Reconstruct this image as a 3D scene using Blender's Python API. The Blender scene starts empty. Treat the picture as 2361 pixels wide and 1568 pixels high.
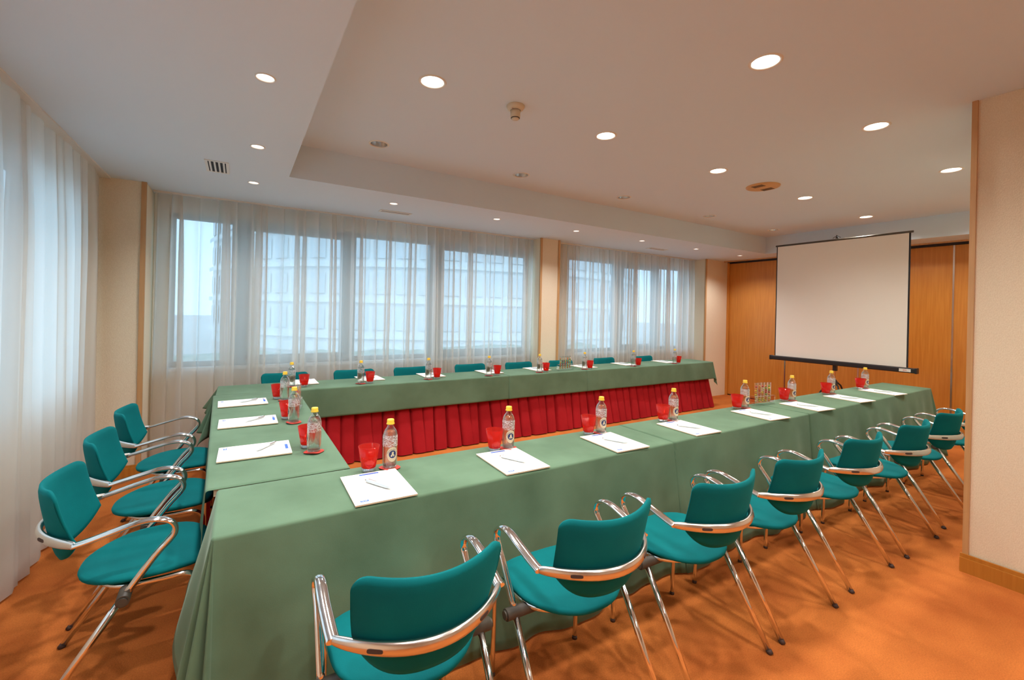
import bpy, bmesh, math, random
from mathutils import Vector, Matrix
PI = math.pi
S = bpy.context.scene
COL = S.collection

# ------------------------------------------------------------------ camera
W, H = 2361.0, 1568.0
YAW, ROLL, FPX, HORIZON_PX = 1.0165, 0.0225, 1014.0, 719.0
fwd = Vector((math.cos(YAW), math.sin(YAW), 0))
rt0 = Vector((math.sin(YAW), -math.cos(YAW), 0))
up0 = Vector((0, 0, 1))
rt = rt0 * math.cos(ROLL) + up0 * math.sin(ROLL)
up = up0 * math.cos(ROLL) - rt0 * math.sin(ROLL)
cam_d = bpy.data.cameras.new('camera')
cam = bpy.data.objects.new('camera', cam_d)
COL.objects.link(cam)
m = Matrix((rt, up, -fwd)).transposed().to_4x4()
m.translation = Vector((0, 0, 1.5))
cam.matrix_world = m
cam_d.sensor_width = 36.0
cam_d.lens = 36.0 * FPX / W
cam_d.shift_y = -(H / 2 - HORIZON_PX) / W
cam_d.clip_start = 0.05
cam_d.clip_end = 300
S.camera = cam

# ------------------------------------------------------------------ world, exposure
world = bpy.data.worlds.new('overcast_sky')
S.world = world
world.use_nodes = True
wn = world.node_tree
bg = wn.nodes['Background']
bg.inputs['Color'].default_value = (0.50, 0.76, 1.0, 1)
bg.inputs['Strength'].default_value = 2.7
S.view_settings.view_transform = 'Standard'
S.view_settings.look = 'None'
S.view_settings.exposure = 0.13
S.view_settings.gamma = 1.0
S.view_settings.use_curve_mapping = False
S.cycles.use_denoising = True
S.cycles.max_bounces = 10
S.cycles.diffuse_bounces = 5
S.cycles.glossy_bounces = 5
S.cycles.transmission_bounces = 8
S.cycles.transparent_max_bounces = 24
S.cycles.caustics_reflective = False
S.cycles.caustics_refractive = False
S.cycles.sample_clamp_indirect = 6.0
BIG_W, SMALL_W = 62.0, 48.0          # watts of the large and the small downlights
BIG_C, SMALL_C = (1.0, 0.99, 0.93), (1.0, 0.98, 0.98)

# daylight comes in through the window openings (portals guide the sky light)
def portal(loc, rot, sx, sy):
    l = bpy.data.lights.new('window_daylight', 'AREA')
    l.shape = 'RECTANGLE'; l.size = sx; l.size_y = sy
    l.cycles.is_portal = True
    o = bpy.data.objects.new('window_daylight', l)
    o.location = loc; o.rotation_euler = rot
    COL.objects.link(o)
sun_d = bpy.data.lights.new('facade_fill_sun', 'SUN')     # added soft fill that brightens the office block outside, from over the roof
sun_d.energy = 1.7; sun_d.angle = math.radians(40); sun_d.color = (0.86, 0.94, 1.0)
sun = bpy.data.objects.new('facade_fill_sun', sun_d); COL.objects.link(sun)
sun.rotation_euler = Vector((-0.15, -1.0, 0.75)).to_track_quat('Z', 'Y').to_euler()
portal((1.55, 5.55, 1.62), (-PI / 2, 0, 0), 4.3, 1.56)
portal((5.80, 5.55, 1.62), (-PI / 2, 0, 0), 2.9, 1.56)
portal((-1.34, 2.6, 1.62), (0, -PI / 2, 0), 1.56, 3.8)

# ------------------------------------------------------------------ materials
def srgb(r, g, b):
    f = lambda c: (c / 255) / 12.92 if c / 255 <= 0.04045 else ((c / 255 + 0.055) / 1.055) ** 2.4
    return (f(r), f(g), f(b), 1)
def mat(name, col, rough=0.5, metal=0.0, **kw):
    M_ = bpy.data.materials.new(name); M_.use_nodes = True
    b = M_.node_tree.nodes['Principled BSDF']
    b.inputs['Base Color'].default_value = col
    b.inputs['Roughness'].default_value = rough
    b.inputs['Metallic'].default_value = metal
    for k, v in kw.items():
        b.inputs[k.replace('_', ' ')].default_value = v
    return M_
def nodes(M_): return M_.node_tree.nodes, M_.node_tree.links, M_.node_tree.nodes['Principled BSDF']
def add_noise(M_, scale, c1, c2, bump=0.0, dist=0.002, detail=4, stretch=(1, 1, 1), lo=0.35, hi=0.65, coord='Object'):
    n, l, b = nodes(M_)
    tc = n.new('ShaderNodeTexCoord'); mp = n.new('ShaderNodeMapping'); mp.inputs['Scale'].default_value = stretch
    tx = n.new('ShaderNodeTexNoise'); tx.inputs['Scale'].default_value = scale; tx.inputs['Detail'].default_value = detail
    l.new(tc.outputs[coord], mp.inputs[0]); l.new(mp.outputs[0], tx.inputs['Vector'])
    if c1 is not None:
        r = n.new('ShaderNodeValToRGB'); r.color_ramp.elements[0].position = lo; r.color_ramp.elements[1].position = hi
        r.color_ramp.elements[0].color = c1; r.color_ramp.elements[1].color = c2
        l.new(tx.outputs['Fac'], r.inputs[0]); l.new(r.outputs[0], b.inputs['Base Color'])
    if bump:
        bp = n.new('ShaderNodeBump'); bp.inputs['Strength'].default_value = bump; bp.inputs['Distance'].default_value = dist
        l.new(tx.outputs['Fac'], bp.inputs['Height']); l.new(bp.outputs[0], b.inputs['Normal'])
    return tx

M = {}
M['ceiling'] = mat('ceiling_paint', srgb(212, 224, 234), 0.9)
add_noise(M['ceiling'], 220, None, None, 0.15, 0.001)
M['wallpaper'] = mat('beige_wallpaper', srgb(226, 206, 176), 0.85)
add_noise(M['wallpaper'], 240, srgb(226, 210, 182), srgb(234, 220, 194), 0.35, 0.003, 3, (1, 1, 0.45))
M['carpet'] = mat('orange_carpet', srgb(196, 92, 46), 1.0, Specular_IOR_Level=0.1)
def carpet():
    n, l, b = nodes(M['carpet'])
    tc = n.new('ShaderNodeTexCoord')
    a = n.new('ShaderNodeTexNoise'); a.inputs['Scale'].default_value = 2.2; a.inputs['Detail'].default_value = 5
    f = n.new('ShaderNodeTexNoise'); f.inputs['Scale'].default_value = 170; f.inputs['Detail'].default_value = 3
    l.new(tc.outputs['Object'], a.inputs['Vector']); l.new(tc.outputs['Object'], f.inputs['Vector'])
    r = n.new('ShaderNodeValToRGB'); e = r.color_ramp.elements
    e[0].position = 0.34; e[0].color = srgb(184, 99, 46); e[1].position = 0.62; e[1].color = srgb(210, 121, 58)
    l.new(a.outputs['Fac'], r.inputs[0])
    mx = n.new('ShaderNodeMixRGB'); mx.blend_type = 'MULTIPLY'; mx.inputs[0].default_value = 0.55
    r2 = n.new('ShaderNodeValToRGB'); e = r2.color_ramp.elements
    e[0].position = 0.3; e[0].color = (0.62, 0.62, 0.62, 1); e[1].position = 0.65; e[1].color = (1, 1, 1, 1)
    l.new(f.outputs['Fac'], r2.inputs[0]); l.new(r.outputs[0], mx.inputs[1]); l.new(r2.outputs[0], mx.inputs[2])
    l.new(mx.outputs[0], b.inputs['Base Color'])
    bp = n.new('ShaderNodeBump'); bp.inputs['Strength'].default_value = 0.6; bp.inputs['Distance'].default_value = 0.004
    l.new(f.outputs['Fac'], bp.inputs['Height']); l.new(bp.outputs[0], b.inputs['Normal'])
carpet()
def cloth_mat(name, c1, c2, sheen):
    m_ = mat(name, c1, 0.85, Sheen_Weight=sheen, Sheen_Roughness=0.45, Specular_IOR_Level=0.15)
    m_.node_tree.nodes['Principled BSDF'].inputs['Sheen Tint'].default_value = tuple(min(1, (q ** .45)) for q in c2[:3]) + (1,)
    n, l, b = nodes(m_)
    tc = n.new('ShaderNodeTexCoord')
    a = n.new('ShaderNodeTexNoise'); a.inputs['Scale'].default_value = 3.5; a.inputs['Detail'].default_value = 4
    f = n.new('ShaderNodeTexNoise'); f.inputs['Scale'].default_value = 260; f.inputs['Detail'].default_value = 2
    c = n.new('ShaderNodeTexNoise'); c.inputs['Scale'].default_value = 5; c.inputs['Detail'].default_value = 2; c.inputs['Distortion'].default_value = 0.2
    for t in (a, f, c): l.new(tc.outputs['Object'], t.inputs['Vector'])
    r = n.new('ShaderNodeValToRGB'); r.color_ramp.elements[0].position = 0.35; r.color_ramp.elements[1].position = 0.65
    r.color_ramp.elements[0].color = c1; r.color_ramp.elements[1].color = c2
    l.new(a.outputs['Fac'], r.inputs[0]); l.new(r.outputs[0], b.inputs['Base Color'])
    b1 = n.new('ShaderNodeBump'); b1.inputs['Strength'].default_value = 0.25; b1.inputs['Distance'].default_value = 0.001
    b2 = n.new('ShaderNodeBump'); b2.inputs['Strength'].default_value = 0.18; b2.inputs['Distance'].default_value = 0.02
    l.new(f.outputs['Fac'], b1.inputs['Height']); l.new(c.outputs['Fac'], b2.inputs['Height'])
    l.new(b2.outputs[0], b1.inputs['Normal']); l.new(b1.outputs[0], b.inputs['Normal'])
    return m_
M['green'] = cloth_mat('green_tablecloth', srgb(87, 112, 87), srgb(100, 127, 101), 0.4)
M['red'] = cloth_mat('red_skirt_fabric', srgb(150, 20, 26), srgb(164, 26, 32), 0.1)
M['teal'] = cloth_mat('teal_velour', srgb(0, 96, 99), srgb(0, 109, 111), 0.25)
M['chrome'] = mat('chrome', (0.86, 0.84, 0.83, 1), 0.10, 1.0)
M['brushed'] = mat('satin_aluminium', (0.80, 0.76, 0.72, 1), 0.24, 1.0)
M['steel_dark'] = mat('dark_grey_plastic', srgb(74, 66, 56), 0.45)
M['black'] = mat('black_metal', srgb(34, 31, 32), 0.4)
M['rubber'] = mat('brown_rubber', srgb(70, 52, 46), 0.7)
def wood(name, c1, c2, rough, coat):
    m_ = mat(name, c1, rough, Coat_Weight=coat, Coat_Roughness=0.22)
    add_noise(m_, 5.5, c1, c2, 0.08, 0.001, 7, (9, 9, 0.45), 0.3, 0.7)
    return m_
M['panel_wood'] = wood('cherry_veneer', srgb(196, 122, 42), srgb(211, 140, 56), 0.38, 0.35)
M['trim_wood'] = wood('beech_trim', srgb(188, 142, 92), srgb(202, 158, 108), 0.45, 0.1)
M['base_wood'] = wood('oak_baseboard', srgb(176, 112, 36), srgb(192, 128, 48), 0.45, 0.2)
M['column_paper'] = M['wallpaper']
M['white_paint'] = mat('white_metal_paint', srgb(222, 218, 210), 0.5)
M['cream_plastic'] = mat('cream_plastic', srgb(214, 198, 170), 0.5)
M['speaker_cream'] = mat('speaker_grille', srgb(206, 160, 104), 0.5)
M['dark_hole'] = mat('dark_recess', srgb(40, 40, 42), 0.8)
M['paper'] = mat('white_paper', srgb(250, 246, 236), 0.7)
M['paper_edge'] = mat('paper_block_edge', srgb(238, 214, 178), 0.8)
M['print_blue'] = mat('blue_print', srgb(62, 108, 204), 0.6)
M['print_red'] = mat('red_print', srgb(208, 30, 40), 0.6)
M['sticker'] = mat('white_sticker', srgb(236, 226, 216), 0.5)
M['pen'] = mat('silver_pen', srgb(206, 216, 222), 0.35, 0.3)
M['pen_dark'] = mat('pen_clip_metal', srgb(150, 130, 116), 0.3, 0.9)
M['cap'] = mat('yellow_cap', srgb(238, 196, 60), 0.35)
M['coaster'] = mat('red_coaster', srgb(214, 66, 52), 0.7)
M['label_cream'] = mat('cream_label', srgb(236, 218, 186), 0.45)
def papery(name, col):
    m_ = mat(name, col, 0.5); n, l, b = nodes(m_)
    t = n.new('ShaderNodeBsdfTranslucent'); t.inputs[0].default_value = col
    mx = n.new('ShaderNodeMixShader'); mx.inputs[0].default_value = 0.3
    l.new(b.outputs[0], mx.inputs[1]); l.new(t.outputs[0], mx.inputs[2]); l.new(mx.outputs[0], n['Material Output'].inputs[0]); return m_
M['label_cream'] = papery('cream_paper_label', srgb(236, 218, 186))
M['label_blue'] = mat('navy_print', srgb(34, 46, 96), 0.45)
M['screen'] = mat('projection_fabric', srgb(244, 238, 228), 0.8, Specular_IOR_Level=0.1)
M['frame_grey'] = mat('window_frame_grey', srgb(140, 158, 164), 0.5)
M['concrete'] = mat('pale_facade', srgb(214, 222, 224), 0.8)
M['facade_glass'] = mat('facade_windows', srgb(192, 204, 210), 0.5)
M['ground'] = mat('asphalt', srgb(170, 172, 172), 0.9)
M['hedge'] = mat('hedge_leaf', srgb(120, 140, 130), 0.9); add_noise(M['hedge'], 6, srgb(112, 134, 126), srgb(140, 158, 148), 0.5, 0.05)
M['car_red'] = mat('red_car_paint', srgb(190, 40, 36), 0.3)
M['reflector'] = mat('downlight_reflector', (0.75, 0.74, 0.72, 1), 0.22, 1.0)
def emis(name, col, st):
    m_ = bpy.data.materials.new(name); m_.use_nodes = True
    n, l = m_.node_tree.nodes, m_.node_tree.links
    n.remove(n['Principled BSDF']); e = n.new('ShaderNodeEmission')
    e.inputs[0].default_value = (*col, 1); e.inputs[1].default_value = st
    l.new(e.outputs[0], n['Material Output'].inputs[0]); return m_
M['lamp_big'] = emis('lit_lamp_large', (1, 0.93, 0.78), 9.0)
M['lamp_small'] = emis('lit_lamp_small', (1, 0.92, 0.84), 5.0)
def glass(name, tint, gloss_col=(1, 1, 1, 1), edge=0.5, bump=None, base=0.04, pw_=2.6, frost=0, milk=None):
    """thin-walled glass: see-through, with mirror-like and whitish edges"""
    m_ = bpy.data.materials.new(name); m_.use_nodes = True
    n, l = m_.node_tree.nodes, m_.node_tree.links
    n.remove(n['Principled BSDF'])
    t = n.new('ShaderNodeBsdfTransparent'); t.inputs[0].default_value = tint
    g = n.new('ShaderNodeBsdfGlossy'); g.inputs['Roughness'].default_value = 0.04; g.inputs[0].default_value = gloss_col
    lw = n.new('ShaderNodeLayerWeight'); lw.inputs['Blend'].default_value = 0.5
    pw = n.new('ShaderNodeMath'); pw.operation = 'POWER'; pw.inputs[1].default_value = pw_
    ml = n.new('ShaderNodeMath'); ml.operation = 'MULTIPLY_ADD'; ml.inputs[1].default_value = edge; ml.inputs[2].default_value = base
    ml.use_clamp = True
    l.new(lw.outputs['Facing'], pw.inputs[0]); l.new(pw.outputs[0], ml.inputs[0])
    mx = n.new('ShaderNodeMixShader'); l.new(ml.outputs[0], mx.inputs[0]); l.new(t.outputs[0], mx.inputs[1]); l.new(g.outputs[0], mx.inputs[2])
    if bump:
        tc = n.new('ShaderNodeTexCoord'); mp = n.new('ShaderNodeMapping'); mp.inputs['Scale'].default_value = (1, 1, 2.2)
        tx = n.new('ShaderNodeTexNoise'); tx.inputs['Scale'].default_value = bump; tx.inputs['Distortion'].default_value = 2
        bp = n.new('ShaderNodeBump'); bp.inputs['Strength'].default_value = 0.8; bp.inputs['Distance'].default_value = 0.003
        l.new(tc.outputs['Object'], mp.inputs[0]); l.new(mp.outputs[0], tx.inputs['Vector'])
        l.new(tx.outputs['Fac'], bp.inputs['Height']); l.new(bp.outputs[0], g.inputs['Normal']); l.new(bp.outputs[0], lw.inputs['Normal'])
    out = mx.outputs[0]
    if frost:                                   # whitish embossed waves in the glass
        r = n.new('ShaderNodeValToRGB'); r.color_ramp.elements[0].position = 0.50; r.color_ramp.elements[1].position = 0.56
        r.color_ramp.elements[1].color = (frost, frost, frost, 1)
        l.new(tx.outputs['Fac'], r.inputs[0])
        df = n.new('ShaderNodeBsdfDiffuse'); df.inputs[0].default_value = (0.9, 0.93, 0.96, 1)
        m2 = n.new('ShaderNodeMixShader'); l.new(r.outputs[0], m2.inputs[0]); l.new(out, m2.inputs[1]); l.new(df.outputs[0], m2.inputs[2]); out = m2.outputs[0]
    if milk:                                    # coloured body of the glass
        df = n.new('ShaderNodeBsdfDiffuse'); df.inputs[0].default_value = milk[0]
        tl = n.new('ShaderNodeBsdfTranslucent'); tl.inputs[0].default_value = milk[0]
        a2 = n.new('ShaderNodeMixShader'); l.new(df.outputs[0], a2.inputs[1]); l.new(tl.outputs[0], a2.inputs[2])
        m2 = n.new('ShaderNodeMixShader'); m2.inputs[0].default_value = milk[1]; l.new(out, m2.inputs[1]); l.new(a2.outputs[0], m2.inputs[2]); out = m2.outputs[0]
    l.new(out, n['Material Output'].inputs[0]); return m_
def water():
    m_ = bpy.data.materials.new('still_water'); m_.use_nodes = True
    n, l = m_.node_tree.nodes, m_.node_tree.links
    n.remove(n['Principled BSDF'])
    t = n.new('ShaderNodeBsdfTransparent'); r = n.new('ShaderNodeBsdfRefraction'); r.inputs['IOR'].default_value = 1.33; r.inputs['Roughness'].default_value = 0.0
    mx = n.new('ShaderNodeMixShader'); mx.inputs[0].default_value = 0.42
    l.new(t.outputs[0], mx.inputs[1]); l.new(r.outputs[0], mx.inputs[2]); l.new(mx.outputs[0], n['Material Output'].inputs[0]); return m_
M['water'] = water()
M['bottle'] = glass('clear_bottle_glass', (0.95, 0.97, 0.97, 1), edge=1.0, base=0.06, pw_=1.9)
M['bottle_relief'] = glass('embossed_bottle_glass', (0.93, 0.95, 0.96, 1), edge=1.0, bump=90, base=0.10, pw_=1.9, frost=0.62)
M['clear_base'] = glass('thick_clear_glass', (0.80, 0.86, 0.88, 1), edge=0.9, bump=40, base=0.22)
M['red_glass'] = glass('red_tumbler_glass', (1.0, 0.22, 0.15, 1), (1, 0.8, 0.75, 1), edge=0.45, base=0.05, milk=((0.74, 0.045, 0.03, 1), 0.36))
M['acrylic'] = glass('clear_acrylic', (0.92, 0.93, 0.92, 1), edge=0.6, base=0.12)
M['pane'] = glass('window_pane_glass', (0.95, 0.98, 0.98, 1), edge=0.2)
def sheer():
    m_ = bpy.data.materials.new('sheer_voile'); m_.use_nodes = True
    n, l = m_.node_tree.nodes, m_.node_tree.links
    n.remove(n['Principled BSDF'])
    t = n.new('ShaderNodeBsdfTransparent'); t.inputs[0].default_value = (0.97, 0.98, 1, 1)
    d = n.new('ShaderNodeBsdfDiffuse'); d.inputs[0].default_value = srgb(248, 241, 230)
    tr = n.new('ShaderNodeBsdfTranslucent'); tr.inputs[0].default_value = srgb(236, 234, 230)
    m1 = n.new('ShaderNodeMixShader'); m1.inputs[0].default_value = 0.62
    l.new(d.outputs[0], m1.inputs[1]); l.new(tr.outputs[0], m1.inputs[2])
    lw = n.new('ShaderNodeLayerWeight'); lw.inputs['Blend'].default_value = 0.5
    # weave cover grows where the cloth is seen edge-on
    ml = n.new('ShaderNodeMath'); ml.operation = 'MULTIPLY_ADD'; ml.inputs[1].default_value = 0.60; ml.inputs[2].default_value = 0.60; ml.use_clamp = True
    l.new(lw.outputs['Facing'], ml.inputs[0])
    mx = n.new('ShaderNodeMixShader'); l.new(ml.outputs[0], mx.inputs[0]); l.new(t.outputs[0], mx.inputs[1]); l.new(m1.outputs[0], mx.inputs[2])
    l.new(mx.outputs[0], n['Material Output'].inputs[0]); return m_
M['sheer'] = sheer()
CANDY = {'red': srgb(206, 50, 56), 'orange': srgb(240, 134, 54), 'yellow': srgb(242, 204, 60), 'green': srgb(150, 176, 66), 'cream': srgb(240, 214, 170)}
for k, v in CANDY.items(): M['sweet_' + k] = mat('sweet_' + k, v, 0.35)

# ------------------------------------------------------------------ mesh helpers
class MB:
    def __init__(s): s.v, s.f, s.mi, s.sm = [], [], [], []
    def quad(s, a, b, c, d, mi=0, sm=False):
        i = len(s.v); s.v += [a, b, c, d]; s.f.append((i, i + 1, i + 2, i + 3)); s.mi.append(mi); s.sm.append(sm)
    def box(s, x0, x1, y0, y1, z0, z1, mi=0):
        i = len(s.v)
        s.v += [(x0, y0, z0), (x1, y0, z0), (x1, y1, z0), (x0, y1, z0), (x0, y0, z1), (x1, y0, z1), (x1, y1, z1), (x0, y1, z1)]
        for q in ((0, 3, 2, 1), (4, 5, 6, 7), (0, 1, 5, 4), (1, 2, 6, 5), (2, 3, 7, 6), (3, 0, 4, 7)):
            s.f.append(tuple(i + k for k in q)); s.mi.append(mi); s.sm.append(False)
        return s
    def grid(s, rows, mi=0, close=False, sm=True):
        i = len(s.v); n = len(rows[0])
        for r in rows: s.v += [tuple(p) for p in r]
        for a in range(len(rows) - 1):
            for b in range(n if close else n - 1):
                c = (b + 1) % n
                s.f.append((i + a * n + b, i + a * n + c, i + (a + 1) * n + c, i + (a + 1) * n + b)); s.mi.append(mi); s.sm.append(sm)
        return s
    def cap(s, ring, mi=0, flip=False):
        i = len(s.v); s.v += [tuple(p) for p in ring]; f = tuple(range(i, i + len(ring)))
        s.f.append(f[::-1] if flip else f); s.mi.append(mi); s.sm.append(False)
        return s
    def lathe(s, prof, n=24, c=(0, 0, 0), mi=0, caps=(True, True)):
        rows = [[(c[0] + r * math.cos(2 * PI * k / n), c[1] + r * math.sin(2 * PI * k / n), c[2] + z) for k in range(n)] for r, z in prof]
        s.grid(rows, mi, True)
        if caps[0] and prof[0][0] > 1e-5: s.cap(rows[0], mi, True)
        if caps[1] and prof[-1][0] > 1e-5: s.cap(rows[-1], mi)
        return s
    def tube(s, pts, rad, n=12, mi=0, caps=True, wide=None):
        """sweep along pts; rad number or list; wide = (axis vector, factor) widens the section along that axis"""
        P = [Vector(p) for p in pts]
        if not isinstance(rad, (list, tuple)): rad = [rad] * len(P)
        rows = []; ref = None
        for k, p in enumerate(P):
            t = (P[min(k + 1, len(P) - 1)] - P[max(k - 1, 0)]).normalized()
            if wide: a = (wide[0] - t * wide[0].dot(t)).normalized()
            else:
                if ref is None: ref = Vector((1, 0, 0)) if abs(t.x) < 0.8 else Vector((0, 1, 0))
                a = (ref - t * ref.dot(t)).normalized(); ref = a
            b = t.cross(a); w = wide[1] if wide else 1.0
            if isinstance(w, (list, tuple)): w = w[k]
            rows.append([tuple(p + a * (rad[k] * w * math.cos(2 * PI * j / n)) + b * (rad[k] * math.sin(2 * PI * j / n))) for j in range(n)])
        s.grid(rows, mi, True)
        if caps: s.cap(rows[0], mi, True); s.cap(rows[-1], mi)
        return s
    def build(s, name, mats, parent=None, weld=True, recalc=True):
        me = bpy.data.meshes.new(name)
        me.from_pydata(s.v, [], s.f)
        if not isinstance(mats, (list, tuple)): mats = [mats]
        for m_ in mats: me.materials.append(m_)
        me.polygons.foreach_set('material_index', s.mi); me.polygons.foreach_set('use_smooth', s.sm)
        bm = bmesh.new(); bm.from_mesh(me)
        if weld: bmesh.ops.remove_doubles(bm, verts=bm.verts, dist=1e-5)
        if recalc: bmesh.ops.recalc_face_normals(bm, faces=bm.faces)
        bm.to_mesh(me); bm.free(); me.update()
        o = bpy.data.objects.new(name, me); COL.objects.link(o)
        if parent is not None: o.parent = parent
        return o
def bevel(o, w, seg=2):
    md = o.modifiers.new('bevel', 'BEVEL'); md.width = w; md.segments = seg; md.limit_method = 'ANGLE'; return o
def tag(o, label=None, cat=None, group=None, kind=None):
    if label: o['label'] = label
    if cat: o['category'] = cat
    if group: o['group'] = group
    if kind: o['kind'] = kind
    return o
def thing(name, label, cat, loc=(0, 0, 0), rz=0, group=None):
    o = bpy.data.objects.new(name, None); COL.objects.link(o); o.empty_display_size = 0.1
    o.location = loc; o.rotation_euler = (0, 0, rz)
    return tag(o, label, cat, group)
def copy_tree(o, parent=None):
    c = o.copy(); COL.objects.link(c); c.parent = parent
    for ch in [q for q in o.children]: copy_tree(ch, c)
    return c
def struct(mb, name, m_, **k): return tag(mb.build(name, m_, **k), kind='structure')
def crom(pts, n=8):
    P = [Vector(p) for p in pts]; P = [2 * P[0] - P[1]] + P + [2 * P[-1] - P[-2]]; out = []
    for i in range(1, len(P) - 2):
        for k in range(n):
            t = k / n; a, b, c, d = P[i - 1:i + 3]
            out.append(0.5 * ((2 * b) + (c - a) * t + (2 * a - 5 * b + 4 * c - d) * t * t + (3 * b - a - 3 * c + d) * t ** 3))
    out.append(P[-2]); return out
_txt = {}
def text_polys(s, size):
    """flat outline of a string in Blender's own font: verts, faces"""
    key = (s, size)
    if key not in _txt:
        cu = bpy.data.curves.new('lettering', 'FONT'); cu.body = s; cu.size = size; cu.resolution_u = 3
        o = bpy.data.objects.new('lettering', cu); COL.objects.link(o)
        bpy.context.view_layer.update()
        me = bpy.data.meshes.new_from_object(o.evaluated_get(bpy.context.evaluated_depsgraph_get()))
        _txt[key] = ([tuple(v.co) for v in me.vertices], [tuple(p.vertices) for p in me.polygons])
        bpy.data.objects.remove(o); bpy.data.curves.remove(cu); bpy.data.meshes.remove(me)
    return _txt[key]
def put_text(mb, s, size, fn, mi=0):
    v, f = text_polys(s, size); i = len(mb.v)
    mb.v += [fn(p[0], p[1]) for p in v]
    for q in f: mb.f.append(tuple(i + k for k in q)); mb.mi.append(mi); mb.sm.append(False)
ORD = ['first', 'second', 'third', 'fourth', 'fifth', 'sixth', 'seventh', 'eighth', 'ninth', 'tenth']

# ------------------------------------------------------------------ room dimensions
H1, H2 = 2.554, 2.83                       # lower ceiling by the windows, raised ceiling
XL, YW, XE = -1.16, 5.40, 8.06             # left wall, window wall, far partition wall
XS, YS, XF = 0.32, 4.0, 7.40               # edges of the raised ceiling
XR, YR, YN = 3.745, 0.798, -3.2            # near right wall block, wall behind

big_lit = [(0.93, 2.44), (2.30, 2.44), (3.69, 2.45), (5.28, 2.45), (6.86, 2.44), (2.33, 1.267), (3.73, 1.267), (5.35, 1.267), (6.9, 1.267), (0.93, 1.267), (0.93, 0.05), (2.33, 0.05), (0.93, -1.6), (2.6, -1.6)]
big_off = [(0.93, 3.60), (2.28, 3.60), (3.64, 3.605), (5.22, 3.61), (6.81, 3.62)]
small_lit = [(0.08, 2.335), (0.08, 3.37), (0.085, 4.37), (1.287, 4.385), (2.474, 4.39), (3.646, 4.39), (4.858, 4.40), (6.083, 4.43), (7.28, 4.43), (0.08, 1.30), (0.08, 0.2)]

fl = MB(); fl.quad((XL - .2, YN - .1, 0), (XE + .2, YN - .1, 0), (XE + .2, YW + .2, 0), (XL - .2, YW + .2, 0))
struct(fl, 'floor', M['carpet'])

def holed(mb, x0, x1, y0, y1, z, holes, mi=0):
    """flat ceiling rectangle with round holes"""
    hs = [h for h in holes if x0 < h[0] < x1 and y0 < h[1] < y1]
    xs = sorted({x0, x1, *[round(h[0] - h[2] * 1.3, 5) for h in hs], *[round(h[0] + h[2] * 1.3, 5) for h in hs]})
    ys = sorted({y0, y1, *[round(h[1] - h[2] * 1.3, 5) for h in hs], *[round(h[1] + h[2] * 1.3, 5) for h in hs]})
    for a in range(len(xs) - 1):
        for b in range(len(ys) - 1):
            cx, cy = (xs[a] + xs[a + 1]) / 2, (ys[b] + ys[b + 1]) / 2
            hh = [h for h in hs if abs(h[0] - cx) < h[2] and abs(h[1] - cy) < h[2]]
            if not hh: mb.quad((xs[a], ys[b], z), (xs[a + 1], ys[b], z), (xs[a + 1], ys[b + 1], z), (xs[a], ys[b + 1], z), mi); continue
            if len([1 for h in hs if abs(h[0] - cx) < h[2] * 1.29 and abs(h[1] - cy) < h[2] * 1.29]) and \
               (xs[a + 1] - xs[a] < hh[0][2] * 2.55 or ys[b + 1] - ys[b] < hh[0][2] * 2.55):
                pass
            h = hh[0]; N = 40
            def sq(t):
                c, s_ = math.cos(t), math.sin(t); k = 1 / max(abs(c), abs(s_))
                px = h[0] + c * k * h[2] * 1.3; py = h[1] + s_ * k * h[2] * 1.3
                return (min(max(px, xs[a]), xs[a + 1]), min(max(py, ys[b]), ys[b + 1]), z)
            inner = [(h[0] + h[2] * math.cos(2 * PI * k / N), h[1] + h[2] * math.sin(2 * PI * k / N), z) for k in range(N)]
            outer = [sq(2 * PI * k / N) for k in range(N)]
            mb.grid([inner, outer], mi, True, sm=False)
def snap(L):                                # share grid lines so that no hole is cut twice
    out = []
    for x, y in L:
        for p in out:
            if abs(p[0] - x) < 0.12: x = p[0]
            if abs(p[1] - y) < 0.12: y = p[1]
        out.append((x, y))
    return out
allbig = snap(big_lit + big_off); big_lit, big_off = allbig[:len(big_lit)], allbig[len(big_lit):]
small_lit = snap(small_lit)
RB, RS = 0.068, 0.038
ce = MB()
holed(ce, XS, XF, YN - .1, YS, H2, [(x, y, RB) for x, y in allbig])
holed(ce, XL - .2, XE + .2, YS, YW + .2, H1, [(x, y, RS) for x, y in small_lit])
holed(ce, XL - .2, XS, YN - .1, YS, H1, [(x, y, RS) for x, y in small_lit])
ce.quad((XF, YN - .1, H1), (XE + .2, YN - .1, H1), (XE + .2, YS, H1), (XF, YS, H1))
ce.quad((XS, YN - .1, H1), (XS, YS, H1), (XS, YS, H2), (XS, YN - .1, H2))
ce.quad((XS, YS, H1), (XF, YS, H1), (XF, YS, H2), (XS, YS, H2))
ce.quad((XF, YS, H1), (XF, YN - .1, H1), (XF, YN - .1, H2), (XF, YS, H2))
struct(ce, 'ceiling', M['ceiling'])

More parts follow.
